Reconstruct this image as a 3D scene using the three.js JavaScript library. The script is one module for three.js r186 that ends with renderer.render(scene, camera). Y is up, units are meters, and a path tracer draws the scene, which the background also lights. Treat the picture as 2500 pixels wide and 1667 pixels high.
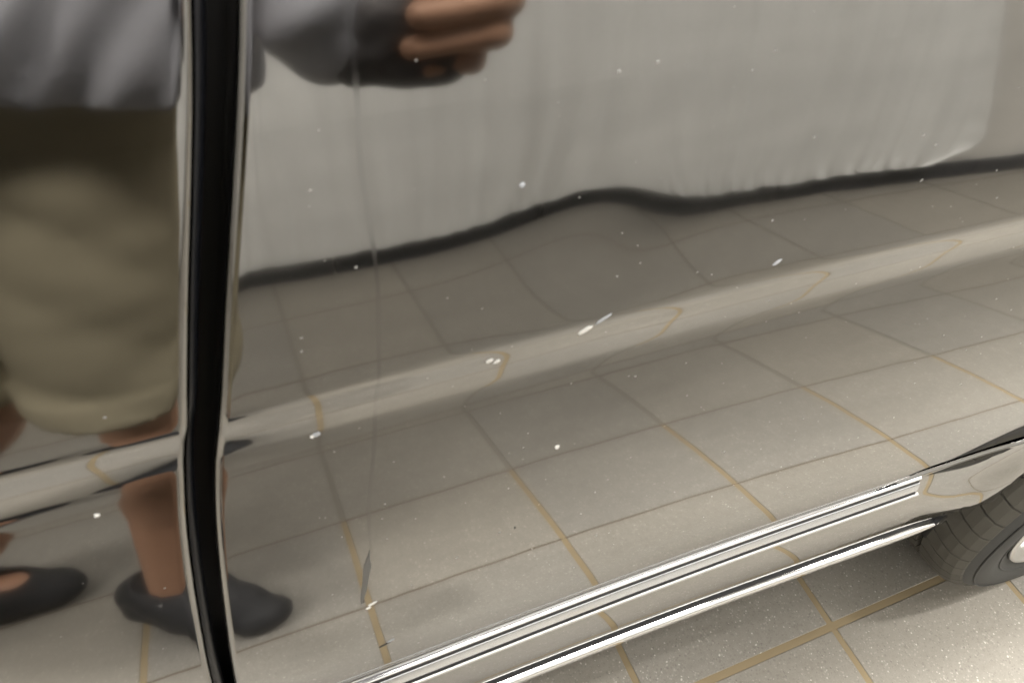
import * as THREE from 'three';
import { mergeGeometries } from 'three/addons/utils/BufferGeometryUtils.js';
import { ImprovedNoise } from 'three/addons/math/ImprovedNoise.js';
import { RectAreaLightUniformsLib } from 'three/addons/lights/RectAreaLightUniformsLib.js';
import { RoundedBoxGeometry } from 'three/addons/geometries/RoundedBoxGeometry.js';

// ---------------------------------------------------------------- camera, light, exposure
// x runs along the car towards its rear wheel, y is up, z points away from the car's side
const scene = new THREE.Scene();
scene.background = new THREE.Color(0, 0, 0);
const camera = new THREE.PerspectiveCamera(48.51, 1.5, 0.008, 40);
const EYE = new THREE.Vector3(0, 1.036, 0);
{
  const R = new THREE.Vector3(0.92412, 0.06831, 0.37595), U = new THREE.Vector3(0.23806, 0.66668, -0.7063);
  const B = new THREE.Vector3(-0.29888, 0.7422, 0.59984);
  camera.quaternion.setFromRotationMatrix(new THREE.Matrix4().makeBasis(R, U, B));
  camera.position.copy(EYE);
  camera.focus = 0.95; camera.userData.fStop = 16;
  camera.updateMatrixWorld();
}
const renderer = new THREE.WebGLRenderer({ antialias: true });
renderer.setSize(1024, 682);
renderer.toneMapping = THREE.LinearToneMapping;
renderer.toneMappingExposure = 1.48;
renderer.shadowMap.enabled = true;
RectAreaLightUniformsLib.init();
const LAMP = new THREE.Color(1.0, 0.968, 0.915);
const ROOM = { x0: -3.2, x1: 4.6, z0: -3.6, h: 2.75 };
const wallZ = x => 1.262 - 0.1 * x;                       // the wall opposite the car is not quite parallel to it
// lamps: [x, z, length, width, radiance]
const LAMPS = [[-1.3, 0.5, 1.5, 0.16, 11], [0.7, 0.45, 1.5, 0.16, 11], [2.7, 0.4, 1.5, 0.16, 11], [-1.5, -0.55, 1.6, 0.5, 25], [0.6, -0.55, 1.6, 0.5, 18], [2.7, -0.55, 1.6, 0.5, 17]];

// recessed downlights above the car's flank: [x, z]
const SPOTS = [[-0.9, 0.17], [-0.3, 0.17], [0.3, 0.17], [0.9, 0.17], [1.5, 0.17], [2.1, 0.17], [2.7, 0.17]];

// ---------------------------------------------------------------- helpers
let seed = 12345;
const rnd = () => { seed = (seed * 1664525 + 1013904223) >>> 0; return seed / 4294967296; };
const noise = new ImprovedNoise();
const N3 = (x, y, z) => noise.noise(x, y, z);
const used = new Map();
const numbered = n => { const k = used.get(n) || 0; used.set(n, k + 1); return k ? `${n}_${String(k).padStart(3, '0')}` : n; };
function tag(o, label, category, group) { o.userData.label = label; o.userData.category = category; if (group) o.userData.group = group; return o; }
function mesh(name, geo, mat, parent) {
  const m = new THREE.Mesh(geo, mat); m.name = parent ? name : numbered(name); m.castShadow = m.receiveShadow = true;
  (parent || scene).add(m); return m;
}
function thing(name, label, category, pos = [0, 0, 0], group) {
  const g = new THREE.Group(); g.name = numbered(name); g.position.set(...pos); tag(g, label, category, group); scene.add(g); return g;
}
function structure(o) { o.userData.kind = 'structure'; return o; }
const lerp = (a, b, t) => a + (b - a) * t, clamp = (v, a, b) => Math.min(b, Math.max(a, v));
const smooth = t => { t = clamp(t, 0, 1); return t * t * (3 - 2 * t); };
function dataTex(w, h, fn, srgb, rx = 1, ry = 1) {
  const d = new Uint8Array(w * h * 4);
  for (let y = 0; y < h; y++) for (let x = 0; x < w; x++) { const c = fn(x, y); const i = (y * w + x) * 4; d[i] = c[0]; d[i + 1] = c[1]; d[i + 2] = c[2]; d[i + 3] = 255; }
  const t = new THREE.DataTexture(d, w, h, THREE.RGBAFormat); t.magFilter = THREE.LinearFilter; t.minFilter = THREE.LinearMipmapLinearFilter; t.generateMipmaps = true;
  t.wrapS = t.wrapT = THREE.RepeatWrapping; t.repeat.set(rx, ry); if (srgb) t.colorSpace = THREE.SRGBColorSpace; t.needsUpdate = true; return t;
}
function gridGeo(P, uv, wrapFlip) {                         // P[j][i] = [x,y,z]; normals by central differences
  const nj = P.length, ni = P[0].length, pos = new Float32Array(nj * ni * 3), nor = new Float32Array(nj * ni * 3), uvs = new Float32Array(nj * ni * 2), idx = [];
  for (let j = 0; j < nj; j++) for (let i = 0; i < ni; i++) {
    const k = j * ni + i, p = P[j][i]; pos.set(p, k * 3); uvs.set(uv ? uv(p) : [p[0], p[1]], k * 2);
    const a = P[j][Math.max(0, i - 1)], b = P[j][Math.min(ni - 1, i + 1)], c = P[Math.max(0, j - 1)][i], d = P[Math.min(nj - 1, j + 1)][i];
    const ux = b[0] - a[0], uy = b[1] - a[1], uz = b[2] - a[2], vx = d[0] - c[0], vy = d[1] - c[1], vz = d[2] - c[2];
    let nx = uy * vz - uz * vy, ny = uz * vx - ux * vz, nz = ux * vy - uy * vx; const l = Math.hypot(nx, ny, nz) || 1; const s = wrapFlip ? -1 : 1;
    nor.set([s * nx / l, s * ny / l, s * nz / l], k * 3);
    if (i < ni - 1 && j < nj - 1) { const q = k + ni; if (wrapFlip) idx.push(k, q, k + 1, k + 1, q, q + 1); else idx.push(k, k + 1, q, k + 1, q + 1, q); }
  }
  const g = new THREE.BufferGeometry(); g.setAttribute('position', new THREE.BufferAttribute(pos, 3)); g.setAttribute('normal', new THREE.BufferAttribute(nor, 3));
  g.setAttribute('uv', new THREE.BufferAttribute(uvs, 2)); g.setIndex(idx); return g;
}

// ---------------------------------------------------------------- materials
const std = o => new THREE.MeshStandardMaterial(o);
const lin = (r, g, b) => new THREE.Color().setRGB(r, g, b);
const speckTex = dataTex(512, 512, (() => {
  const f = new Float32Array(512 * 512 * 3);
  for (let y = 0; y < 512; y++) for (let x = 0; x < 512; x++) {
    const n = N3(x / 40, y / 40, 1) * 3 + N3(x / 9, y / 9, 2) * 5 + (rnd() - 0.5) * 12, i = (y * 512 + x) * 3; f[i] = 158 + n; f[i + 1] = 154 + n; f[i + 2] = 146 + n;
  }
  const blob = (n, c, r0, r1, a) => { for (let k = 0; k < n; k++) { const cx = rnd() * 512, cy = rnd() * 512, r = lerp(r0, r1, rnd() ** 2), e = 0.6 + rnd() * 0.8, t = rnd() * 3.1;
    for (let y = -6; y <= 6; y++) for (let x = -6; x <= 6; x++) { const u = (x * Math.cos(t) + y * Math.sin(t)) / r, v = (y * Math.cos(t) - x * Math.sin(t)) / (r * e); const d = u * u + v * v; if (d < 1) { const i = (((Math.floor(cy) + y + 512) & 511) * 512 + ((Math.floor(cx) + x + 512) & 511)) * 3, w = a * (1 - d * 0.5); for (let q = 0; q < 3; q++) f[i + q] = lerp(f[i + q], c[q], w); } } } };
  blob(3000, [138, 134, 127], 1.0, 2.4, 0.6); blob(2600, [190, 186, 177], 0.9, 2.2, 0.75); blob(420, [232, 229, 220], 0.9, 1.9, 1); blob(500, [118, 113, 108], 0.9, 1.6, 0.7);
  return (x, y) => { const i = (y * 512 + x) * 3; return [clamp(f[i], 0, 255), clamp(f[i + 1], 0, 255), clamp(f[i + 2], 0, 255)]; };
})(), true, 1 / 0.36, 1 / 0.36);
const mottle = (a, b, s, k = 128) => dataTex(k, k, (x, y) => { const t = 2 * Math.PI / k; const n = N3(Math.cos(x * t) * s + 9, Math.sin(x * t) * s + Math.cos(y * t) * s, Math.sin(y * t) * s) * 0.5 + 0.5 + (rnd() - 0.5) * 0.25; const v = lerp(a, b, clamp(n, 0, 1)); return [v, v, v]; }, false);
// dried polish and dust film on the paint: long smears that run along the car
const smear = (lo, hi, srgb) => dataTex(1024, 512, (x, y) => { const t = 2 * Math.PI / 1024, cx = Math.cos(x * t) * 1.1, sx = Math.sin(x * t) * 1.1; const a = N3(cx + 3, sx, y / 512 * 14) * 0.55 + N3(cx * 2.6, sx * 2.6 + 5, y / 512 * 46) * 0.35 + N3(cx * 9, sx * 9 + 2, y / 512 * 30 + 7) * 0.25 + (rnd() - 0.5) * 0.1; const v = lerp(lo, hi, clamp(0.5 + a * 0.8, 0, 1)); return [v, v, v]; }, srgb, 1 / 0.9, 1 / 0.45);
const M = {
  tiles: [0, 1, 2].map(i => std({ color: [lin(0.72, 0.71, 0.695), lin(0.69, 0.685, 0.68), lin(0.735, 0.72, 0.695)][i], map: speckTex, roughness: 0.55 })),
  groutTan: std({ color: lin(0.265, 0.208, 0.125), roughness: 0.95 }),
  groutGrey: std({ color: lin(0.21, 0.195, 0.165), roughness: 0.95 }),
  groutBrown: std({ color: lin(0.12, 0.09, 0.06), roughness: 0.95 }),
  paint: new THREE.MeshPhysicalMaterial({ color: lin(0.225, 0.22, 0.21), metalness: 1, map: smear(230, 255, true), roughness: 0.1, roughnessMap: smear(215, 110, false), clearcoat: 1, clearcoatRoughness: 0.025 }),
  chrome: std({ color: lin(0.82, 0.83, 0.85), metalness: 1, roughness: 0.07 }),
  ribbed: std({ color: lin(0.7, 0.73, 0.78), metalness: 1, roughness: 0.22 }),
  black: std({ color: lin(0.004, 0.004, 0.0045), roughness: 0.55 }),
  seal: std({ color: lin(0.01, 0.011, 0.015), roughness: 0.35 }),
  rubber: std({ color: lin(0.045, 0.045, 0.043), roughness: 0.75 }),
  dustyRubber: std({ color: lin(0.075, 0.07, 0.058), roughness: 0.9 }),
  alloy: std({ color: lin(0.75, 0.75, 0.74), metalness: 1, roughness: 0.28 }),
  glass: std({ color: lin(0.015, 0.017, 0.018), roughness: 0.03 }),
  chip: std({ color: lin(0.86, 0.86, 0.84), roughness: 0.5 }),
  chipGrey: std({ color: lin(0.42, 0.44, 0.47), roughness: 0.6 }),
  rub: std({ color: lin(0.05, 0.048, 0.045), roughness: 0.6 }),
  smear: std({ color: lin(0.12, 0.12, 0.115), roughness: 0.45 }),
  drip: new THREE.MeshPhysicalMaterial({ color: lin(0.18, 0.176, 0.169), metalness: 1, roughness: 0.1, clearcoat: 1, clearcoatRoughness: 0.05 }),
  dust: std({ color: lin(0.33, 0.325, 0.31), roughness: 0.9 }),
  plainWall: std({ color: lin(0.42, 0.41, 0.39), roughness: 0.9 }),
  wall: std({ color: lin(0.66, 0.64, 0.6), roughness: 0.9 }),
  ceiling: std({ color: lin(0.5, 0.49, 0.48), roughness: 0.95 }),
  sheet: std({ color: lin(0.82, 0.82, 0.8), roughness: 0.7 }),
  skirt: std({ color: lin(0.05, 0.051, 0.056), roughness: 0.45 }),
  skin: std({ color: lin(0.5, 0.28, 0.18), roughness: 0.55 }),
  shirt: std({ color: lin(0.46, 0.46, 0.5), roughness: 0.95, bumpMap: mottle(0, 255, 6), bumpScale: 0.0006 }),
  shorts: std({ color: lin(0.34, 0.3, 0.21), roughness: 0.95 }),
  shoe: std({ color: lin(0.03, 0.03, 0.032), roughness: 0.75 }),
  sock: std({ color: lin(0.7, 0.69, 0.66), roughness: 0.9 }),
  hair: std({ color: lin(0.03, 0.022, 0.017), roughness: 0.6 }),
  cloth: std({ color: lin(0.1, 0.092, 0.092), roughness: 0.9 }),
  phone: std({ color: lin(0.02, 0.02, 0.024), roughness: 0.25 }),
  lampBody: std({ color: lin(0.7, 0.7, 0.7), roughness: 0.5 }),
};

// ---------------------------------------------------------------- the setting: tiled floor, wall with skirting, room
const GX = 0.0455, GZ = -0.1885, T = 0.3;                   // a grout crossing and the tile pitch
{
  const floor = structure(new THREE.Group()); floor.name = 'floor'; scene.add(floor);
  const i0 = -4, i1 = 10, k0 = -3, k1 = 4;                  // tiles built one by one; plain slab of the same tile beyond
  const X0 = GX + i0 * T, X1 = GX + (i1 + 1) * T, Z0 = GZ + k0 * T, Z1 = GZ + (k1 + 1) * T;
  const bed = new THREE.BoxGeometry(ROOM.x1 - ROOM.x0 + 0.4, 0.05, 6); bed.translate((ROOM.x0 + ROOM.x1) / 2, -0.0285, -1);
  mesh('grout_bed', bed, M.groutBrown, floor);
  const gz = k => (k === 0 ? 0.0105 : 0.005), gx = 0.0095;   // the joint under the car's side is the widest
  for (let i = i0; i <= i1; i++) for (let k = k0; k <= k1; k++) {
    const xa = GX + i * T + gx / 2, xb = GX + (i + 1) * T - gx / 2, za = GZ + k * T + gz(k) / 2, zb = GZ + (k + 1) * T - gz(k + 1) / 2;
    const s = new THREE.Shape(), r = 0.0015, w = xb - xa, h = zb - za;
    s.moveTo(r, 0); s.lineTo(w - r, 0); s.lineTo(w, r); s.lineTo(w, h - r); s.lineTo(w - r, h); s.lineTo(r, h); s.lineTo(0, h - r); s.lineTo(0, r); s.closePath();
    const g = new THREE.ExtrudeGeometry(s, { depth: 0.004, bevelEnabled: true, bevelThickness: 0.0008, bevelSize: 0.0008, bevelOffset: -0.0008, bevelSegments: 1, curveSegments: 1 });
    const uv = g.attributes.uv, ou = rnd(), ov = rnd(); for (let q = 0; q < uv.count; q++) uv.setXY(q, uv.getX(q) + ou, uv.getY(q) + ov);
    g.rotateX(Math.PI / 2); g.translate(xa, -0.0008, za);
    const m = mesh('tile', g, M.tiles[Math.floor(rnd() * 3)], floor); m.position.y = (rnd() - 0.5) * 0.0004; m.rotation.set((rnd() - 0.5) * 0.0012, 0, 0);
  }
  const strip = (x0, x1, z0, z1, m) => {                     // a joint: slightly uneven bed of grout
    const along = x1 - x0 > z1 - z0, n = Math.round((along ? x1 - x0 : z1 - z0) / 0.012), P = [[], [], []];
    for (let i = 0; i <= n; i++) for (let j = 0; j < 3; j++) { const t = i / n, q = j / 2, y = -0.0018 + (j === 1 ? 0.0007 : 0) + 0.0004 * N3(t * n * 0.35, x0 * 7, z0 * 7 + j);
      P[j].push(along ? [lerp(x0, x1, t), y, lerp(z1, z0, q)] : [lerp(x0, x1, q), y, lerp(z0, z1, t)]); }
    mesh('grout_line', gridGeo(P, p => [p[0], p[2]], !along && false), m, floor);
  };
  for (let i = i0; i <= i1 + 1; i++) strip(GX + i * T - gx / 2 - 0.001, GX + i * T + gx / 2 + 0.001, Z0, GZ + 2 * T, M.groutTan), strip(GX + i * T - gx / 2 - 0.001, GX + i * T + gx / 2 + 0.001, GZ + 2 * T, Z1, M.groutGrey);
  for (let k = k0; k <= k1 + 1; k++) strip(X0, X1, GZ + k * T - gz(k) / 2 - 0.001, GZ + k * T + gz(k) / 2 + 0.001, k === 0 ? M.groutTan : M.groutBrown);
  // plain tiled remainder of the room
  const slab = (x0, x1, z0, z1) => { const g = new THREE.BoxGeometry(x1 - x0, 0.004, z1 - z0); const u = g.attributes.uv, p = g.attributes.position; for (let q = 0; q < u.count; q++) u.setXY(q, p.getX(q), p.getZ(q)); g.translate((x0 + x1) / 2, -0.002, (z0 + z1) / 2); return g; };
  mesh('outer_floor', mergeGeometries([slab(ROOM.x0 - .1, X0 - 0.005, -3.9, 1.9), slab(X1 + 0.005, ROOM.x1 + .1, -3.9, 1.9), slab(X0, X1, -3.9, Z0 - 0.005), slab(X0, X1, Z1 + 0.005, 1.9)]), M.tiles[1], floor);

  const quadWall = (name, x0, z0, x1, z1, m) => { const L = Math.hypot(x1 - x0, z1 - z0), g = new THREE.BoxGeometry(L, ROOM.h, 0.1); g.translate(0, ROOM.h / 2, 0); g.rotateY(-Math.atan2(z1 - z0, x1 - x0)); g.translate((x0 + x1) / 2, 0, (z0 + z1) / 2); return structure(mesh(name, g, m)); };
  const xa = ROOM.x0 - 0.1, xb = ROOM.x1 + 0.1, off = 0.051;
  const wall = quadWall('wall', xa, wallZ(xa) + off, xb, wallZ(xb) + off, M.wall);
  quadWall('back_wall', xa, ROOM.z0 - off, xb, ROOM.z0 - off, M.plainWall);
  quadWall('left_wall', ROOM.x0, -4, ROOM.x0, 2, M.plainWall); quadWall('right_wall', ROOM.x1, -4, ROOM.x1, 2, M.plainWall);
  const ce = new THREE.BoxGeometry(ROOM.x1 - ROOM.x0 + 0.4, 0.1, 6); ce.translate((ROOM.x0 + ROOM.x1) / 2, ROOM.h + 0.052, -1); structure(mesh('ceiling', ce, M.ceiling));
  // dark skirting tiles along the foot of the wall, each a little out of line with the next
  const ang = -Math.atan(-0.1), len = 0.6;
  for (let x = -1.6; x < 4.2; x += len) {
    const g = new RoundedBoxGeometry(len - 0.003, 0.064, 0.011, 2, 0.002); const m = mesh('skirting_tile', g, M.skirt, wall);
    m.position.set(x + len / 2, 0.0325 + (rnd() - 0.5) * 0.004, wallZ(x + len / 2) - 0.006 - rnd() * 0.0025); m.rotation.set(0, ang, (rnd() - 0.5) * 0.004);
  }
}
// pale sheet hung in front of the wall, its lower corner rounded off beyond the rear wheel
{
  const P = [], nx = 420, ny = 70;
  const right = y => 1.93 - 0.22 * Math.max(0, y - 0.15) - 0.14 * Math.max(0, 1 - (y - 0.093) / 0.1) ** 2.2;
  for (let j = 0; j <= ny; j++) { const row = []; const y = 0.093 + 2.2 * (j / ny) ** 1.6;
    for (let i = 0; i <= nx; i++) { const x = lerp(-1.5, right(y), i / nx), e = (right(y) - x);
      const fold = 0.016 * N3(x * 5.5, y * 0.3, 3) + 0.017 * N3(x * 17, y * 0.45, 8) + 0.006 * N3(x * 38, y * 0.8, 5) + 0.0012 * N3(x * 30, y * 9, 5);
      row.push([x, y, wallZ(x) - 0.06 - fold * smooth(e / 0.1) - 0.014 * Math.exp(-((e / 0.022) ** 2)) - 0.004 * N3(x * 9, y * 22, 7) * Math.exp(-e / 0.05) + 0.03 * Math.exp(-e / 0.005)]); }
    P.push(row); }
  const m = mesh('hanging_sheet', gridGeo(P, null, true), M.sheet); m.material.side = THREE.DoubleSide;
  tag(m, 'pale grey hanging sheet with soft vertical folds covering the wall', 'sheet');
}
// ceiling lamps
LAMPS.forEach(([x, z, L, w, e], i) => {
  const t = thing('ceiling_lamp', i < 3 ? 'long white ceiling lamp above the aisle beside the car' : 'wide white ceiling lamp above the car roof', 'lamp', [x, ROOM.h, z], i < 3 ? 'lamps above the aisle' : 'lamps above the car');
  const b = new RoundedBoxGeometry(L + 0.06, 0.05, w + 0.06, 2, 0.01); b.translate(0, -0.026, 0); mesh('housing', b, M.lampBody, t);
  const d = new THREE.BoxGeometry(L, 0.004, w); d.translate(0, -0.0535, 0);
  mesh('diffuser', d, std({ color: 0xffffff, emissive: LAMP, emissiveIntensity: 6 }), t);
  const l = new THREE.RectAreaLight(LAMP, e, L, w); l.position.set(0, -0.058, 0); l.rotation.x = -Math.PI / 2; l.name = 'lamp_light'; t.add(l);
});

SPOTS.forEach(([x, z]) => {
  const t = thing('downlight', 'small round recessed downlight in the ceiling above the doors of the car', 'lamp', [x, ROOM.h, z], 'downlights above the car flank');
  const ring = new THREE.TorusGeometry(0.065, 0.009, 10, 40); ring.rotateX(Math.PI / 2); ring.translate(0, -0.004, 0); mesh('bezel', ring, M.lampBody, t);
  const d = new THREE.CylinderGeometry(0.06, 0.06, 0.006, 40); d.translate(0, -0.004, 0); mesh('lens', d, std({ color: 0xffffff, emissive: LAMP, emissiveIntensity: 5 }), t);
  const l = new THREE.SpotLight(LAMP, 13, 0, 0.2, 1, 2); l.position.set(0, -0.012, 0); l.target.position.set(0, -2, 0); l.castShadow = true; l.shadow.radius = 3; l.name = 'downlight_beam'; t.add(l); t.add(l.target); l.target.name = 'beam_target';
});

// ---------------------------------------------------------------- the car: one side surface, cut into panels
const tab = (() => {                                        // pitch of the side (degrees, + faces up) against height, integrated to a section
  const KY = [0.15, 0.24, 0.29, 0.33, 0.38, 0.42, 0.445, 0.47, 0.50, 0.54, 0.58, 0.68, 0.742, 0.750, 0.755, 0.765, 0.774, 0.780, 0.786, 0.826, 0.86, 0.95, 1.1, 1.2];
  const KP = [-30, -21, -17, -11, -1.5, 4.5, -1, -6, -3.8, -0.6, 1.5, 6.0, 8.4, 5, -3, -7, -13, -9, 4.2, 5.6, 7, 10, 14, 16];
  const n = 10501, y0 = 0.15, dy = 0.0001, p = new Float64Array(n), q = new Float64Array(n), z = new Float64Array(n);
  for (let i = 0, k = 0; i < n; i++) { const y = y0 + i * dy; while (k < KY.length - 2 && y > KY[k + 1]) k++; p[i] = lerp(KP[k], KP[k + 1], clamp((y - KY[k]) / (KY[k + 1] - KY[k]), 0, 1)); }
  const ker = []; let ks = 0; for (let j = -45; j <= 45; j++) { const w = Math.exp(-0.5 * (j / 15) ** 2); ker.push(w); ks += w; }
  for (let i = 0; i < n; i++) { let s = 0; for (let j = -45; j <= 45; j++) s += ker[j + 45] * p[clamp(i + j, 0, n - 1)]; q[i] = s / ks; }
  for (let i = 1; i < n; i++) z[i] = z[i - 1] - Math.tan(q[i] * Math.PI / 180) * dy;
  const ref = z[5500]; for (let i = 0; i < n; i++) z[i] += -0.2 - ref;
  return y => { const f = clamp((y - y0) / dy, 0, n - 1.001), i = Math.floor(f); return lerp(z[i], z[i + 1], f - i); };
})();
const ARC = { x: 1.035, y: 0.32, r: 0.36 };
const S = (x, y) => {
  const t = clamp((x - 0.12) / 0.3, 0, 1);
  let z = tab(y) + 0.033 * 0.3 * t * t / 2 + 0.033 * clamp(x - 0.42, 0, 0.35);
  if (x > 0.77) z -= 0.05 * (x - 0.77) ** 2;
  const dx = (x - 0.141) / (x < 0.141 ? 0.032 : 0.025), dy = (y - 0.822) / 0.03; z -= 0.0014 * Math.exp(-0.5 * (dx * dx + dy * dy));      // shallow dent
  const d = Math.hypot(x - ARC.x, y - ARC.y) - ARC.r; if (y > 0.1) z += 0.011 * Math.exp(-((d / 0.05) ** 2)) * smooth((0.62 - y) / 0.1) * smooth((y - 0.29) / 0.07);   // wheel arch flare
  z += 1.2e-5 * N3(x * 38, y * 45, 0.5) + 3e-6 * N3(x * 130, y * 150, 4.5);                                             // waviness of pressed, sprayed metal
  return z;
};
// a panel: f(s,t) -> [x,y]; every edge is rolled over with radius r and turned in by depth
function panel(f, sl, tl, { r = 0.004, rb = r, depth = 0.016, edges = 'lrbt' } = {}) {
  const K = 7, ext = (list, a, b) => [...(a ? Array.from({ length: K + 1 }, (_, i) => [list[0], K + 1 - i]) : []), ...list.map(v => [v, 0]), ...(b ? Array.from({ length: K + 1 }, (_, i) => [list[list.length - 1], i + 1]) : [])];
  const se = ext(sl, edges.includes('l'), edges.includes('r')), te = ext(tl, edges.includes('b'), edges.includes('t')), e = 1e-3, P = [];
  for (const [t, ti] of te) { const row = [];
    for (const [s, si] of se) {
      let [x, y] = f(s, t); let z = S(x, y);
      const roll = (k, ox, oy, r) => { const a = Math.min(k, K) / K * Math.PI / 2; x += ox * r * Math.sin(a); y += oy * r * Math.sin(a); z -= r * (1 - Math.cos(a)) + (k > K ? depth : 0); };
      const [x0, y0] = f(s, t);
      if (si) { const sg = s === sl[0] ? -1 : 1, [a, b] = f(s, Math.min(1, t + e)), [c, d] = f(s, Math.max(0, t - e)); let ox = b - d, oy = -(a - c); const l = Math.hypot(ox, oy) || 1; roll(si, sg * ox / l, sg * oy / l, r); }
      if (ti) { const sg = t === tl[0] ? -1 : 1, [a, b] = f(Math.min(sl[sl.length - 1], s + e), t), [c, d] = f(Math.max(sl[0], s - e), t); let ox = -(b - d), oy = a - c; const l = Math.hypot(ox, oy) || 1; roll(ti, sg * ox / l, sg * oy / l, sg < 0 ? rb : r); }
      row.push([x, y, z]);
    } P.push(row); }
  return gridGeo(P);
}
const car = thing('parked_car', 'dark grey glossy car with chrome strips along doors and sill', 'car', [0, 0, 0]);
const gapPts = [[1.2, 0.06], [0.938, 0.010], [0.892, -0.002], [0.831, -0.019], [0.781, -0.031], [0.746, -0.041], [0.723, -0.046], [0.677, -0.0545], [0.595, -0.067], [0.558, -0.072], [0.4, -0.09]];
const gapX = y => { for (let i = 0; i < gapPts.length - 1; i++) if (y >= gapPts[i + 1][0]) { const [a, b] = [gapPts[i], gapPts[i + 1]]; const t = (y - b[0]) / (a[0] - b[0]); return lerp(b[1], a[1], t); } return -0.09; };
const gapS = y => (gapX(y - 0.03) + gapX(y - 0.015) + gapX(y) + gapX(y + 0.015) + gapX(y + 0.03)) / 5;
const doorBottom = x => { const a = 0.452 + 0.037 * smooth((x - 0.4) / 0.12), u = 0.425 ** 2 - (x - ARC.x) ** 2, b = u > 0 ? ARC.y + Math.sqrt(u) : 0; const k = 0.02, h = clamp(0.5 + 0.5 * (b - a) / k, 0, 1); return lerp(a, b, h) + k * h * (1 - h); };
const BELT = 1.06;
const rows = (() => { const r = []; const add = (a, b, d) => { const n = Math.max(1, Math.round((b - a) / d)); for (let i = 0; i < n; i++) r.push(lerp(a, b, i / n)); }; add(0.7, 0.738, 0.004); add(0.738, 0.796, 0.0006); add(0.796, BELT, 0.004); r.push(BELT); return r; })();
const tRows = [...Array.from({ length: 50 }, (_, i) => i / 50 * 0.4), ...rows.map((y, i) => 0.4 + 0.6 * i / (rows.length - 1))];
const rowY = (t, yb) => { if (t <= 0.4) return lerp(yb, 0.7, t / 0.4); const f = (t - 0.4) / 0.6 * (rows.length - 1), i = Math.min(rows.length - 2, Math.floor(f)); return lerp(rows[i], rows[i + 1], f - i); };
const cols = (n, p = 1) => Array.from({ length: n + 1 }, (_, i) => (i / n) ** p);
const HALF = 0.0098;                                         // half the gap between the doors, before the rolled edges
const rear = mesh('rear_door', panel((s, t) => { const xr = 0.985; const y = rowY(t, doorBottom(lerp(-0.08, xr, s))); return [lerp(gapS(y) + HALF, xr, s), y]; }, cols(230), tRows, { r: 0.004, rb: 0.002 }), M.paint, car);
const front = mesh('front_door', panel((s, t) => { const xl = -1.05; const y = rowY(t, doorBottom(-0.3)); return [lerp(xl, gapS(y) - HALF, s), y]; }, cols(230, 0.7), tRows, { r: 0.0044 }), M.paint, car);
mesh('front_fender', panel((s, t) => [lerp(-1.9, -1.066, s), rowY(t, 0.482)], cols(60), tRows, {}), M.paint, car);
// sill and the strip of body that runs up round the wheel arch
const lipY = x => 0.236 - 0.034 * smooth((x - 0.3) / 0.34);
{
  const B = [], Tp = [];
  for (let x = -1.9; x < 0.5; x += x < 0.1 ? 0.04 : 0.01) { B.push([x, lipY(x)]); Tp.push([x, doorBottom(x) - 0.0205]); }
  const arc = []; for (let x = 0.5; x < 0.657; x += 0.008) arc.push([x, lipY(x)]);
  for (let a = 0; a <= 90; a += 15) arc.push([0.657 + 0.018 * Math.sin(a * Math.PI / 180), lipY(0.657) + 0.018 * (1 - Math.cos(a * Math.PI / 180))]);
  for (let y = 0.24; y < 0.318; y += 0.012) arc.push([0.675, y]);
  for (let a = 180; a >= 99; a -= 1.5) arc.push([ARC.x + ARC.r * Math.cos(a * Math.PI / 180), ARC.y + ARC.r * Math.sin(a * Math.PI / 180)]);
  const Lc = [0]; for (let i = 1; i < arc.length; i++) Lc.push(Lc[i - 1] + Math.hypot(arc[i][0] - arc[i - 1][0], arc[i][1] - arc[i - 1][1]));
  arc.forEach((p, i) => { const x = lerp(0.5, 0.979, Lc[i] / Lc[Lc.length - 1]); B.push(p); Tp.push([x, doorBottom(x) - 0.0205]); });
  const n = B.length, at = (A, s) => { const f = clamp(s, 0, 1) * (n - 1), i = Math.min(n - 2, Math.floor(f)), t = f - i; return [lerp(A[i][0], A[i + 1][0], t), lerp(A[i][1], A[i + 1][1], t)]; };
  const f = (s, t) => { const a = at(B, s), b = at(Tp, s); return [lerp(a[0], b[0], t), lerp(a[1], b[1], t)]; };
  mesh('sill_panel', panel(f, cols(n - 1), cols(70), { r: 0.0035, rb: 0.005, depth: 0.03 }), M.paint, car);
}
mesh('rear_quarter', panel((s, t) => { const x = lerp(0.992, 1.9, s), d = Math.abs(x - ARC.x), lo = d < ARC.r ? Math.max(0.22, ARC.y + Math.sqrt(ARC.r ** 2 - d * d)) : 0.22; return [x, lerp(lo, BELT, t)]; }, cols(90), cols(120), {}), M.paint, car);
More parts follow.
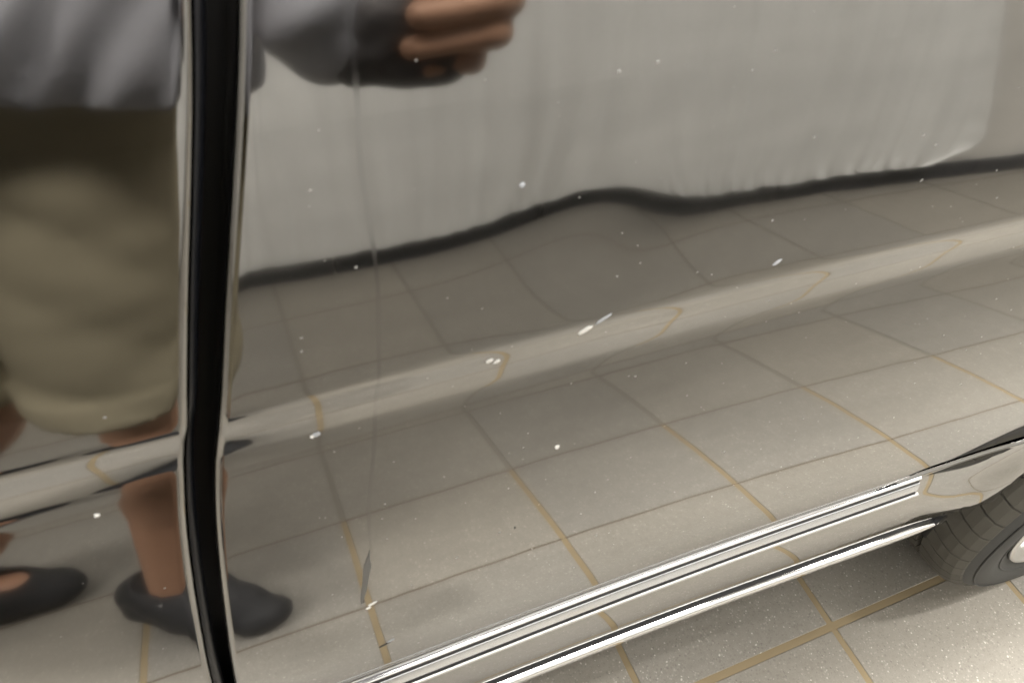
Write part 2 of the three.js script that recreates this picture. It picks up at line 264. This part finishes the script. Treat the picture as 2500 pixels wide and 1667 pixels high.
// inner body, wheel well, glass and roof: what closes the car off behind its skin
{
  const s = new THREE.Shape(); [[-0.245, 0.26], [-0.245, 1.02], [-0.29, 1.05], [-0.46, 1.56], [-0.6, 1.62], [-1.5, 1.62], [-1.64, 1.56], [-1.85, 1.05], [-1.88, 0.26]].forEach(([z, y], i) => i ? s.lineTo(-z, y) : s.moveTo(-z, y)); s.closePath();
  const hole = (cx) => { const p = new THREE.BoxGeometry(0.01, 0.01, 0.01); return p; };
  const g1 = new THREE.ExtrudeGeometry(s, { depth: 2.5, bevelEnabled: false }); g1.rotateY(Math.PI / 2); g1.translate(-1.9, 0, 0);      // extruded along x from -1.9 to 0.6
  const s2 = new THREE.Shape(); [[-0.42, 0.26], [-0.42, 0.75], [-0.245, 0.75], [-0.245, 1.02], [-0.29, 1.05], [-0.46, 1.56], [-0.6, 1.62], [-1.5, 1.62], [-1.64, 1.56], [-1.85, 1.05], [-1.88, 0.26]].forEach(([z, y], i) => i ? s2.lineTo(-z, y) : s2.moveTo(-z, y)); s2.closePath();
  const g2 = new THREE.ExtrudeGeometry(s2, { depth: 1.3, bevelEnabled: false }); g2.rotateY(Math.PI / 2); g2.translate(0.602, 0, 0);
  mesh('inner_body', mergeGeometries([g1, g2]), M.black, car);
  const P = []; for (let j = 0; j <= 20; j++) { const t = j / 20, y = lerp(1.066, 1.54, t), z = lerp(-0.272, -0.438, t) + 0.02 * Math.sin(t * Math.PI); P.push([[-1.6, y, z], [1.6, y, z]]); }
  mesh('side_window', gridGeo(P), M.glass, car);
  const Q = []; for (let j = 0; j <= 24; j++) { const t = j / 24, z = lerp(-0.42, -1.68, t), y = 1.545 + 0.1 * Math.sin(t * Math.PI) ** 0.6; Q.push([[-1.6, y, z], [1.7, y, z]]); }
  mesh('roof', gridGeo(Q), M.paint, car);
}
{ // rubber seal down the gap between the doors
  const pts = []; for (let y = 0.47; y <= 1.05; y += 0.01) pts.push(new THREE.Vector3(gapS(y) - 0.0042, y, S(gapS(y), y) - 0.0165));
  const g = new THREE.TubeGeometry(new THREE.CatmullRomCurve3(pts), 160, 0.0034, 10); mesh('door_seal', g, M.seal, car);
}
// chrome strips: a section (outward, down) swept along the side
function sweep(section, yTop, x0, x1, endCut = 0, rib = 0, scale = 1) {
  const sm = new THREE.CatmullRomCurve3(section.map(([o, d]) => new THREE.Vector3(o * scale, d * scale, 0)), false, 'centripetal').getPoints(section.length * 7), P = [];
  const n = Math.round((x1 - x0) / 0.006);
  for (let i = 0; i <= n; i++) { const x = lerp(x0, x1, i / n), e = clamp((x1 - x) / 0.02, 0, 1), h = endCut ? Math.sqrt(1 - (1 - e) ** 2) : 1;
    P.push(sm.map(p => { const dn = endCut ? lerp(endCut, p.y, Math.max(0.02, h)) : p.y, y = yTop(x) - dn; return [x + (endCut ? 0 : dn * 0.35 - Math.sin(dn / 0.05 * Math.PI) * 0.006) * (i === n ? 1 : smooth((i / n - 0.97) / 0.03)), y, S(x, Math.max(0.2, y)) * 0.35 + S(x, yTop(x) - 0.02) * 0.65 + 0.0006 + p.x * Math.max(0.05, h) + (rib ? rib * Math.sin(x * 1100) : 0)]; })); }
  return gridGeo(P, null, true);
}
{
  const top = x => 0.4575 + 0.02 * x;
  const mould = mesh('door_moulding', sweep([[-0.002, 0.0004], [0.0008, 0.0009], [0.0022, 0.0019], [0.0028, 0.0031], [0.0026, 0.0038]], top, -1.04, 0.522, 0, 0, 0.8), M.chrome, car);
  mesh('groove', sweep([[0.0029, 0.0034], [0.0034, 0.0052], [0.0042, 0.0074]], top, -1.039, 0.52, 0, 0, 0.8), M.seal, mould);
  mesh('moulding_band', sweep([[0.003, 0.007], [0.0044, 0.0078], [0.006, 0.0115], [0.0072, 0.0165], [0.0078, 0.021], [0.0072, 0.022]], top, -1.04, 0.521, 0, 0.00005, 0.8), M.ribbed, mould);
  mesh('groove', sweep([[0.0074, 0.021], [0.008, 0.0236], [0.0092, 0.0262]], top, -1.039, 0.52, 0, 0, 0.8), M.seal, mould);
  mesh('moulding_lower_bead', sweep([[0.0078, 0.0252], [0.0088, 0.0258], [0.0106, 0.0276], [0.011, 0.0298], [0.0092, 0.0325], [0.004, 0.0345], [-0.004, 0.0352]], top, -1.04, 0.523, 0, 0, 0.8), M.chrome, mould);
  const st = x => 0.295;
  const strip = mesh('sill_strip', sweep([[-0.003, 0.0105], [0.006, 0.011], [0.0096, 0.0135], [0.0112, 0.0195], [0.0108, 0.028], [0.0085, 0.036], [0.004, 0.0405], [-0.004, 0.0415]], st, -1.6, 0.69, 0.024), M.chrome, car);
  mesh('strip_seal', sweep([[-0.004, 0.0045], [0.002, 0.0052], [0.0044, 0.008], [0.0054, 0.0108], [-0.002, 0.0125]], st, -1.6, 0.676, 0.007), M.seal, strip);
}
// chipped paint, rub mark, a dried drip and dust on the doors
const DRIP = [[0.0455, 0.935], [0.0445, 0.905], [0.043, 0.884], [0.0438, 0.858], [0.0439, 0.832], [0.0416, 0.801], [0.04, 0.782], [0.0362, 0.741], [0.0306, 0.707], [0.0273, 0.685], [0.0248, 0.648]];
{
  const flake = (w, h, th, sd) => { const g = new THREE.SphereGeometry(0.5, 14, 8), p = g.attributes.position; for (let i = 0; i < p.count; i++) { const x = p.getX(i), y = p.getY(i), z = p.getZ(i), k = 1 + 0.45 * N3(x * 3 + sd, y * 3, sd) + 0.25 * N3(x * 8, y * 8, sd); p.setXYZ(i, x * k * w, y * k * h, z * th); } g.computeVertexNormals(); return g; };
  const put = (name, x, y, w, h, rot, m, parent, sd, th = 0.0008) => { const o = mesh(name, flake(w, h, th, sd), m, parent); const e = 1e-3; const n = new THREE.Vector3(-(S(x + e, y) - S(x - e, y)) / (2 * e), -(S(x, y + e) - S(x, y - e)) / (2 * e), 1).normalize(); o.quaternion.setFromUnitVectors(new THREE.Vector3(0, 0, 1), n); o.rotateZ(rot); o.position.set(x, y, S(x, y) + th * 0.1); return o; };
  put('paint_chip', 0.0914, 0.7738, 0.0036, 0.0032, 0.5, M.chip, rear, 1); put('paint_chip', 0.0954, 0.7712, 0.0034, 0.003, 0.9, M.chip, rear, 5);
  put('paint_chip', 0.139, 0.7785, 0.0085, 0.0038, 0.55, M.chip, rear, 2); put('paint_chip', 0.1475, 0.7838, 0.009, 0.0018, 0.5, M.chipGrey, rear, 8);
  put('paint_chip', 0.1332, 0.691, 0.0026, 0.0036, 0.2, M.chip, rear, 3); put('paint_chip', 0.0105, 0.7512, 0.004, 0.003, 0.3, M.chipGrey, rear, 4); put('paint_chip', 0.0085, 0.7505, 0.002, 0.002, 0.3, M.chip, rear, 14);
  put('paint_chip', 0.2419, 0.7937, 0.005, 0.0022, 0.6, M.chipGrey, rear, 6); put('paint_chip', 0.0205, 0.5915, 0.0062, 0.0022, 0.4, M.chip, rear, 7); put('paint_chip', 0.018, 0.588, 0.0035, 0.0022, 0.2, M.chip, rear, 17); put('paint_chip', 0.0285, 0.5265, 0.006, 0.002, 0.4, M.chipGrey, rear, 9); put('paint_chip', 0.024, 0.523, 0.008, 0.0022, 0.35, M.rub, rear, 19);
  put('paint_chip', -0.0837, 0.7389, 0.0022, 0.0024, 0.2, M.chip, front, 11); put('paint_chip', 0.1026, 0.8642, 0.0024, 0.0024, 0, M.chipGrey, rear, 12); put('paint_chip', 0.1109, 0.6243, 0.0012, 0.002, 0, M.rub, rear, 13);
  put('rub_mark', 0.0196, 0.624, 0.0042, 0.05, -0.17, M.smear, rear, 21, 0.0003); put('rub_mark', 0.0156, 0.5985, 0.0024, 0.0034, 0, M.rub, rear, 23, 0.0006);
  { const pts = DRIP, c = new THREE.CatmullRomCurve3(pts.map(([x, y]) => new THREE.Vector3(x, y, 0))), P = [[], [], []]; for (let i = 0; i <= 240; i++) { const p = c.getPoint(i / 240), w = 0.0009 + 0.0005 * N3(p.y * 40, 3, 1); for (let j = 0; j < 3; j++) { const x = p.x + (1 - j) * w; P[j].push([x, p.y, S(x, p.y) + 0.00004]); } } mesh('dried_drip', gridGeo(P, null, true), M.drip, rear); }
  const dustOn = (parent, x0, x1, n, y0 = 0.5) => { const gs = []; for (let k = 0; k < n; k++) { const y = lerp(y0, 0.96, rnd()), x = lerp(Math.max(x0, gapS(y) + 0.012), x1, rnd()); if (x0 < -0.1 && lerp(x0, gapS(y) - 0.012, 0.5) < -9) continue; const xx = x0 < -0.1 ? lerp(x0, gapS(y) - 0.014, rnd()) : x, r = 0.0002 + 0.00055 * rnd() ** 3; const g = new THREE.SphereGeometry(r, 6, 4); g.scale(1 + rnd() * 0.8, 1, 0.25); g.rotateZ(rnd() * 3); g.translate(xx, y, S(xx, y)); gs.push(g); } const m = mesh('dust', mergeGeometries(gs), M.dust, parent); m.userData.kind = 'stuff'; };
  dustOn(rear, 0, 0.6, 300); dustOn(front, -0.3, 0, 40);
}
// rear wheel
{
  const w = new THREE.Group(); w.name = 'wheel'; w.position.set(1.0, 0.3165, -0.15); car.add(w);
  const prof = [[0.222, -0.03], [0.228, -0.004], [0.236, 0.0], [0.246, 0.004], [0.256, 0.0065], [0.262, 0.0085], [0.27, 0.0095], [0.28, 0.0085], [0.29, 0.0045], [0.298, -0.002], [0.305, -0.012], [0.3085, -0.03], [0.3095, -0.2], [0.3, -0.215], [0.27, -0.225], [0.23, -0.2]];
  const lathe = (pts, n) => { const g = new THREE.LatheGeometry(pts.map(([r, z]) => new THREE.Vector2(r, z)), n); g.rotateX(Math.PI / 2); return g; };
  mesh('tyre', lathe(prof, 160), M.rubber, w);
  for (const [r, z] of [[0.25, 0.0052], [0.287, 0.0066]]) { const g = new THREE.TorusGeometry(r, 0.0013, 6, 140); g.translate(0, 0, z); mesh('tyre_ring', g, M.rubber, w); }
  const NB = 60, block = (pts, slant, fill) => { const P = [], n = 5; for (const q of pts.concat([pts[0]])) { const row = []; for (let i = 0; i <= n; i++) { const a = (i / n - 0.5) * fill * 2 * Math.PI / NB + slant * (q[1] + 0.03); row.push([q[0] * Math.cos(a), q[0] * Math.sin(a), q[1]]); } P.push(row); } const g = gridGeo(P, null, false).toNonIndexed(); g.computeVertexNormals();
    const capPts = s => { const sh = []; pts.forEach(q => { const a = s * 0.5 * fill * 2 * Math.PI / NB + slant * (q[1] + 0.03); sh.push([q[0] * Math.cos(a), q[0] * Math.sin(a), q[1]]); }); const v = []; for (let i = 1; i < sh.length - 1; i++) v.push(...sh[0], ...(s > 0 ? [...sh[i], ...sh[i + 1]] : [...sh[i + 1], ...sh[i]])); return v; };
    const v = [...capPts(1), ...capPts(-1)], c = new THREE.BufferGeometry(); c.setAttribute('position', new THREE.Float32BufferAttribute(v, 3)); c.setAttribute('uv', new THREE.Float32BufferAttribute(new Float32Array(v.length / 3 * 2), 2)); c.computeVertexNormals(); return mergeGeometries([g, c]); };
  const shoulder = block([[0.294, -0.001], [0.3005, -0.0015], [0.309, -0.008], [0.315, -0.018], [0.318, -0.03], [0.319, -0.052], [0.307, -0.053]], 1.6, 0.9);
  const rib = (z0, z1, sl) => block([[0.307, z0], [0.319, z0 - 0.001], [0.3195, z1 + 0.001], [0.307, z1]], sl, 0.9);
  const inner = [];
  for (let i = 0; i < NB; i++) { const a = i / NB * Math.PI * 2; const m = mesh('tread_block', shoulder, M.dustyRubber, w); m.rotation.z = a; for (const g of [rib(-0.059, -0.096, -2.5), rib(-0.103, -0.14, 2.5), rib(-0.146, -0.19, -2)]) { g.rotateZ(a + 0.03); inner.push(g); } }
  const tr = mesh('inner_tread', mergeGeometries(inner), M.dustyRubber, w); tr.userData.kind = 'stuff';
  mesh('rim', lathe([[0.205, -0.12], [0.212, -0.05], [0.22, -0.012], [0.2295, -0.003], [0.2345, 0.001], [0.2335, 0.0045], [0.228, 0.005], [0.222, 0.001], [0.214, -0.02], [0.2, -0.06], [0.198, -0.13]], 120), M.alloy, w);
  for (let i = 0; i < 5; i++) { const s = new THREE.Shape(); s.moveTo(0.03, -0.028); s.lineTo(0.12, -0.022); s.quadraticCurveTo(0.19, -0.03, 0.224, -0.075); s.lineTo(0.226, 0.075); s.quadraticCurveTo(0.19, 0.03, 0.12, 0.022); s.lineTo(0.03, 0.028); s.closePath(); const g = new THREE.ExtrudeGeometry(s, { depth: 0.018, bevelEnabled: true, bevelSize: 0.005, bevelThickness: 0.006, bevelSegments: 3 }); g.translate(0, 0, -0.032); const m = mesh('spoke', g, M.alloy, w); m.rotation.z = i / 5 * Math.PI * 2 + 0.65; }
  const hub = new THREE.CylinderGeometry(0.05, 0.06, 0.04, 40); hub.rotateX(Math.PI / 2); hub.translate(0, 0, -0.022); mesh('hub_cap', hub, M.alloy, w);
  const disc = new THREE.CylinderGeometry(0.16, 0.16, 0.02, 60); disc.rotateX(Math.PI / 2); disc.translate(0, 0, -0.1); mesh('brake_disc', disc, M.black, w);
  const lin_ = new THREE.CylinderGeometry(0.375, 0.375, 0.24, 60, 1, true, Math.PI / 2 - 0.2, Math.PI + 0.4); lin_.rotateX(Math.PI / 2); lin_.translate(ARC.x, 0.32, -0.31); const wl = mesh('wheel_well', lin_, M.black.clone(), car); wl.material.side = THREE.DoubleSide;
}

// ---------------------------------------------------------------- the person who stands beside the car, and what they hold
function surfaceNet(sdf, min, max, cell) {
  const n = [0, 1, 2].map(i => Math.ceil((max[i] - min[i]) / cell) + 1), V = new Float32Array(n[0] * n[1] * n[2]), id = (i, j, k) => (k * n[1] + j) * n[0] + i;
  for (let k = 0; k < n[2]; k++) for (let j = 0; j < n[1]; j++) for (let i = 0; i < n[0]; i++) V[id(i, j, k)] = sdf(min[0] + i * cell, min[1] + j * cell, min[2] + k * cell);
  const vi = new Int32Array(V.length).fill(-1), pos = [], idx = [], E = [[0, 1], [2, 3], [4, 5], [6, 7], [0, 2], [1, 3], [4, 6], [5, 7], [0, 4], [1, 5], [2, 6], [3, 7]];
  for (let k = 0; k < n[2] - 1; k++) for (let j = 0; j < n[1] - 1; j++) for (let i = 0; i < n[0] - 1; i++) {
    const c = []; let m = 0; for (let q = 0; q < 8; q++) { const v = V[id(i + (q & 1), j + (q >> 1 & 1), k + (q >> 2))]; c.push(v); if (v < 0) m++; } if (m === 0 || m === 8) continue;
    let x = 0, y = 0, z = 0, w = 0; for (const [a, b] of E) if ((c[a] < 0) !== (c[b] < 0)) { const t = c[a] / (c[a] - c[b]); x += lerp(a & 1, b & 1, t); y += lerp(a >> 1 & 1, b >> 1 & 1, t); z += lerp(a >> 2, b >> 2, t); w++; }
    vi[id(i, j, k)] = pos.length / 3; pos.push(min[0] + (i + x / w) * cell, min[1] + (j + y / w) * cell, min[2] + (k + z / w) * cell);
  }
  const quad = (a, b, c, d, flip) => { if (a < 0 || b < 0 || c < 0 || d < 0) return; if (flip) idx.push(a, c, b, a, d, c); else idx.push(a, b, c, a, c, d); };
  for (let k = 1; k < n[2] - 1; k++) for (let j = 1; j < n[1] - 1; j++) for (let i = 1; i < n[0] - 1; i++) { const v = V[id(i, j, k)];
    if ((v < 0) !== (V[id(i + 1, j, k)] < 0)) quad(vi[id(i, j - 1, k - 1)], vi[id(i, j, k - 1)], vi[id(i, j, k)], vi[id(i, j - 1, k)], v >= 0);
    if ((v < 0) !== (V[id(i, j + 1, k)] < 0)) quad(vi[id(i - 1, j, k - 1)], vi[id(i - 1, j, k)], vi[id(i, j, k)], vi[id(i, j, k - 1)], v >= 0);
    if ((v < 0) !== (V[id(i, j, k + 1)] < 0)) quad(vi[id(i - 1, j - 1, k)], vi[id(i, j - 1, k)], vi[id(i, j, k)], vi[id(i - 1, j, k)], v >= 0); }
  const g = new THREE.BufferGeometry(); g.setAttribute('position', new THREE.Float32BufferAttribute(pos, 3)); g.setIndex(idx); g.computeVertexNormals();
  g.setAttribute('uv', new THREE.Float32BufferAttribute(pos.reduce((a, _, i) => { if (i % 3 === 0) a.push(pos[i] * 8, pos[i + 1] * 8); return a; }, []), 2)); return g;
}
const cap = (a, b, ra, rb) => (x, y, z) => { const bx = b[0] - a[0], by = b[1] - a[1], bz = b[2] - a[2], px = x - a[0], py = y - a[1], pz = z - a[2]; const t = clamp((px * bx + py * by + pz * bz) / (bx * bx + by * by + bz * bz + 1e-9), 0, 1); return Math.hypot(px - bx * t, py - by * t, pz - bz * t) - lerp(ra, rb, t); };
const ell = (c, r) => (x, y, z) => { const a = (x - c[0]) / r[0], b = (y - c[1]) / r[1], d = (z - c[2]) / r[2], k = Math.hypot(a, b, d); return (k - 1) * Math.min(r[0], r[1], r[2]); };
const smin = (a, b, k) => { const h = clamp(0.5 + 0.5 * (b - a) / k, 0, 1); return lerp(b, a, h) - k * h * (1 - h); };
const join = (fs, k) => (x, y, z) => { let d = 9; for (const f of fs) d = smin(d, f(x, y, z), k); return d; };
{
  const base = [-0.28, 0, 0.38];
  const J = { hipR: [-0.115, 0.86, 0.335], hipL: [-0.285, 0.86, 0.35], kneeR: [-0.122, 0.49, 0.25], kneeL: [-0.278, 0.48, 0.3], ankR: [-0.19, 0.1, 0.255], ankL: [-0.5, 0.1, 0.5],
    shR: [-0.03, 1.4, 0.33], shL: [-0.39, 1.4, 0.34], elR: [0.005, 1.08, 0.34], wrR: [0.095, 0.9, 0.14], elL: [-0.34, 1.12, 0.3], wrL: [-0.115, 1.05, 0.065], neck: [-0.2, 1.46, 0.34], head: [-0.185, 1.6, 0.29] };
  const torso = join([cap([-0.27, 0.95, 0.345], [-0.28, 1.33, 0.345], 0.115, 0.105), cap([-0.13, 0.95, 0.34], [-0.13, 1.33, 0.34], 0.115, 0.105), cap(J.shL, J.shR, 0.065, 0.065), cap(J.hipL, J.hipR, 0.11, 0.11), ell([-0.2, 0.98, 0.285], [0.13, 0.15, 0.105])], 0.07);
  const mid = (a, b, t) => [0, 1, 2].map(i => lerp(a[i], b[i], t));
  const leg = (h, k, a, out) => { const c = mid(k, a, 0.3); c[2] += 0.02; return [cap(h, k, 0.085, 0.055), cap(k, c, 0.05, 0.052), cap(c, a, 0.052, 0.033)]; };
  const legs = join([...leg(J.hipR, J.kneeR, J.ankR), ...leg(J.hipL, J.kneeL, J.ankL)], 0.02);
  const arms = join([cap(J.shR, J.elR, 0.055, 0.043), cap(J.elR, J.wrR, 0.042, 0.028), cap(J.shL, J.elL, 0.055, 0.043), cap(J.elL, J.wrL, 0.042, 0.028)], 0.02);
  const foot = (heel, toe) => join([cap([heel[0], 0.045, heel[2]], [toe[0], 0.03, toe[2]], 0.034, 0.028)], 0.02);
  const hd = join([ell([J.head[0], 1.63, 0.3], [0.078, 0.105, 0.095]), ell([-0.18, 1.56, 0.262], [0.055, 0.06, 0.06]), cap(J.neck, [-0.19, 1.57, 0.31], 0.058, 0.052)], 0.04);
  const nose = join([cap([-0.175, 1.62, 0.2], [-0.174, 1.592, 0.186], 0.009, 0.014)], 0.01), earR = ell([-0.107, 1.61, 0.305], [0.012, 0.03, 0.02]), earL = ell([-0.263, 1.61, 0.31], [0.012, 0.03, 0.02]), eyeR = ell([-0.145, 1.628, 0.208], [0.016, 0.009, 0.012]), eyeL = ell([-0.212, 1.628, 0.21], [0.016, 0.009, 0.012]), lips = ell([-0.177, 1.56, 0.203], [0.026, 0.009, 0.01]);
  const headF = (x, y, z) => { let d = smin(hd(x, y, z), nose(x, y, z), 0.015); d = smin(d, Math.min(earR(x, y, z), earL(x, y, z)), 0.008); d = -smin(-d, Math.min(eyeR(x, y, z), eyeL(x, y, z)) + 0.004, 0.01); return smin(d, lips(x, y, z), 0.006); };
  // right hand: a fist whose fingers wrap a folded cloth; left hand holds the phone
  const F = (pts, r) => pts.slice(1).map((p, i) => cap(pts[i], p, r * (1 - 0.08 * i), r * (1 - 0.08 * (i + 1))));
  const handR = join([cap(J.wrR, [0.145, 0.888, 0.115], 0.026, 0.03), ell([0.15, 0.884, 0.118], [0.042, 0.036, 0.022]),
    ...F([[0.165, 0.912, 0.118], [0.2, 0.921, 0.103], [0.203, 0.919, 0.07], [0.14, 0.917, 0.058]], 0.0125), ...F([[0.17, 0.893, 0.116], [0.206, 0.897, 0.1], [0.208, 0.895, 0.066], [0.142, 0.893, 0.054]], 0.0125),
    ...F([[0.166, 0.874, 0.116], [0.198, 0.873, 0.101], [0.2, 0.871, 0.069], [0.137, 0.869, 0.06]], 0.012), ...F([[0.158, 0.857, 0.118], [0.182, 0.852, 0.104], [0.184, 0.85, 0.08], [0.15, 0.849, 0.078]], 0.0105),
    ...F([[0.128, 0.905, 0.112], [0.15, 0.932, 0.09], [0.185, 0.936, 0.073]], 0.012)], 0.011);
  const handL = join([cap(J.wrL, [-0.085, 1.05, 0.045], 0.026, 0.028), ell([-0.085, 1.05, 0.042], [0.035, 0.036, 0.02]), ...F([[-0.075, 1.075, 0.035], [-0.055, 1.09, 0.012], [-0.035, 1.084, -0.002]], 0.0095), ...F([[-0.073, 1.056, 0.033], [-0.056, 1.065, 0.006], [-0.05, 1.062, -0.008]], 0.0095), ...F([[-0.075, 1.036, 0.033], [-0.07, 1.034, 0.004], [-0.066, 1.03, -0.006]], 0.009), ...F([[-0.08, 1.018, 0.035], [-0.085, 1.008, 0.012], [-0.08, 1.002, 0.002]], 0.008), ...F([[-0.09, 1.075, 0.05], [-0.06, 1.09, 0.05], [-0.035, 1.088, 0.045]], 0.0105)], 0.006);
  const feet = join([foot([-0.225, 0, 0.295], [-0.1, 0, 0.165]), foot([-0.56, 0, 0.48], [-0.39, 0, 0.445]), cap([-0.5, 0.08, 0.47], [-0.42, 0.075, 0.45], 0.036, 0.036), cap(J.ankR, [-0.195, 0.05, 0.26], 0.034, 0.036), cap(J.ankL, [-0.51, 0.05, 0.51], 0.034, 0.036)], 0.02);
  const bodyF = (x, y, z) => { let d = smin(smin(torso(x, y, z), legs(x, y, z), 0.05), arms(x, y, z), 0.03); d = smin(d, feet(x, y, z), 0.02); return y > 1.38 ? smin(d, hd(x, y, z), 0.03) : d; };
  const sh = g => { g.translate(-base[0], -base[1], -base[2]); return g; };
  const merge = gs => mergeGeometries(gs.map(g => g.index ? g : g));
  const body = mesh('person', merge([sh(surfaceNet(bodyF, [-0.68, -0.02, 0.0], [0.16, 1.52, 0.62], 0.012)), sh(surfaceNet(headF, [-0.3, 1.44, 0.16], [-0.07, 1.76, 0.42], 0.004)), sh(surfaceNet(handR, [0.06, 0.82, 0.03], [0.24, 0.96, 0.17], 0.003)), sh(surfaceNet(handL, [-0.16, 0.97, -0.03], [-0.005, 1.12, 0.1], 0.003))]), M.skin);
  body.position.set(...base);
  tag(body, 'person in grey shirt, khaki shorts and black shoes standing beside the car', 'person');
  const sleeves = join([cap(J.shR, J.elR, 0.075, 0.062), cap(J.elR, mid(J.elR, J.wrR, 1.06), 0.06, 0.052), cap(J.shL, J.elL, 0.075, 0.062), cap(J.elL, mid(J.elL, J.wrL, 0.55), 0.058, 0.05)], 0.02);
  const shirtTail = join([cap([-0.03, 0.86, 0.25], [-0.06, 1.1, 0.29], 0.085, 0.08)], 0.02);
  const shirtF = (x, y, z) => { const u = x * 0.75 + y * 0.9, v = y - x * 0.8; let d = smin(torso(x, y, z) - 0.016 - 0.012 * smooth((1.02 - y) / 0.2), sleeves(x, y, z), 0.03); d = smin(d, shirtTail(x, y, z), 0.03); d += -0.013 * (0.5 + 0.5 * Math.sin(v * 115 + 5 * N3(x * 5, y * 5, z * 5))) * clamp(0.55 + 0.9 * N3(x * 9, y * 9, z * 9 + 4), 0, 1) + 0.004 * N3(x * 14, y * 14, z * 14);
    const hem = 0.822 + 0.24 * clamp(-x - 0.04, 0, 0.2) + 0.006 * N3(x * 12, 2, z * 12) - y; return Math.max(d, hem, y > 1.45 ? 0.07 - Math.hypot(x + 0.2, z - 0.335) : -1); };
  mesh('shirt', sh(surfaceNet(shirtF, [-0.52, 0.79, 0.02], [0.13, 1.52, 0.52], 0.006)), M.shirt, body);
  const shortsF = (x, y, z) => { const legF = Math.min(cap(J.hipR, [-0.14, 0.45, 0.25], 0.11, 0.098)(x, y, z), cap(J.hipL, [-0.325, 0.46, 0.31], 0.112, 0.095)(x, y, z)); let d = smin(legF, cap(J.hipL, J.hipR, 0.122, 0.122)(x, y, z), 0.03); d = smin(d, torso(x, y, z) - 0.001, 0.03);
    d += 0.005 * N3(x * 6, y * 9, z * 6 + 2) + 0.003 * N3(x * 12, y * 26, z * 12) - 0.004 * Math.abs(Math.sin(y * 30 + x * 18 + 2 * N3(x * 5, y * 5, z * 5)));
    d -= 0.0035 * smooth((0.516 - y) / 0.004); return Math.max(d, 0.482 + 0.012 * N3(x * 9, 5, z * 9) - y, y - 0.93); };
  mesh('shorts', sh(surfaceNet(shortsF, [-0.47, 0.4, 0.1], [0.06, 0.99, 0.53], 0.0075)), M.shorts, body);
  const shoe = (heel, toe, strap) => { const dx = toe[0] - heel[0], dz = toe[2] - heel[2], L = Math.hypot(dx, dz), ux = dx / L, uz = dz / L; const p = (a, y, s) => [heel[0] + ux * a - uz * s, y * 1.3, heel[2] + uz * a + ux * s];
    const f = join([cap(p(0.0, 0.04, 0), p(L * 0.55, 0.038, 0), 0.042, 0.045), cap(p(L * 0.5, 0.036, 0.005), p(L, 0.03, 0.008), 0.054, 0.046), cap(p(0.0, 0.08, 0), p(0.02, 0.1, 0), 0.04, 0.038), cap(p(L * 0.32, 0.085, 0), p(L * 0.7, 0.055, 0), 0.05, 0.054)], 0.025);
    const open = ell(p(0.04, 0.15, 0), [0.05, 0.05, 0.05]); const hole = strap ? ell(p(L * 0.8, 0.095, -0.004), [0.036, 0.034, 0.028]) : null;
    const F2 = (x, y, z) => { let d = f(x, y, z) + 0.002 * N3(x * 40, y * 40, z * 40); d = Math.max(d, -open(x, y, z), 0.004 - y); if (hole) d = Math.max(d, -hole(x, y, z)); return d; };
    return sh(surfaceNet(F2, [Math.min(heel[0], toe[0]) - 0.07, -0.01, Math.min(heel[2], toe[2]) - 0.07], [Math.max(heel[0], toe[0]) + 0.07, 0.2, Math.max(heel[2], toe[2]) + 0.07], 0.004)); };
  mesh('shoe', shoe([-0.232, 0, 0.3], [-0.105, 0, 0.165], false), M.shoe, body);
  mesh('shoe', shoe([-0.57, 0, 0.48], [-0.385, 0, 0.44], true), M.shoe, body);
  const sockF = (x, y, z) => Math.max(cap([-0.19, 0.16, 0.252], [-0.195, 0.05, 0.262], 0.041, 0.04)(x, y, z) + 0.0015 * N3(x * 50, y * 90, z * 50), 0.05 - y, y - 0.138);
  mesh('sock', sh(surfaceNet(sockF, [-0.27, 0.02, 0.18], [-0.12, 0.2, 0.34], 0.004)), M.sock, body);
  const hairF = (x, y, z) => Math.max(ell([J.head[0], 1.635, 0.31], [0.09, 0.115, 0.103])(x, y, z) + 0.004 * N3(x * 60, y * 60, z * 60), -(ell([-0.18, 1.58, 0.22], [0.085, 0.1, 0.075])(x, y, z)), 1.58 - y);
  mesh('hair', sh(surfaceNet(hairF, [-0.3, 1.55, 0.16], [-0.07, 1.78, 0.44], 0.005)), M.hair, body);
  const clothF = (x, y, z) => join([cap([0.12, 0.89, 0.088], [0.195, 0.884, 0.084], 0.022, 0.018), cap([0.11, 0.862, 0.1], [0.165, 0.85, 0.09], 0.026, 0.02), cap([0.135, 0.915, 0.09], [0.18, 0.912, 0.088], 0.012, 0.01)], 0.02)(x, y, z) + 0.004 * N3(x * 40, y * 50, z * 40);
  tag(mesh('folded_cloth', surfaceNet(clothF, [0.06, 0.8, 0.03], [0.23, 0.95, 0.15], 0.004), M.cloth), 'dark folded cloth gripped in the fist of the person', 'cloth');
  const ph = new RoundedBoxGeometry(0.15, 0.074, 0.008, 3, 0.0035); const p = mesh('mobile_phone', ph, M.phone); p.quaternion.copy(camera.quaternion); p.position.copy(EYE).add(new THREE.Vector3(-0.055, 0.02, 0.0125).applyQuaternion(camera.quaternion)); tag(p, 'dark mobile phone held up in the hand of the person', 'phone');
}
renderer.render(scene, camera);
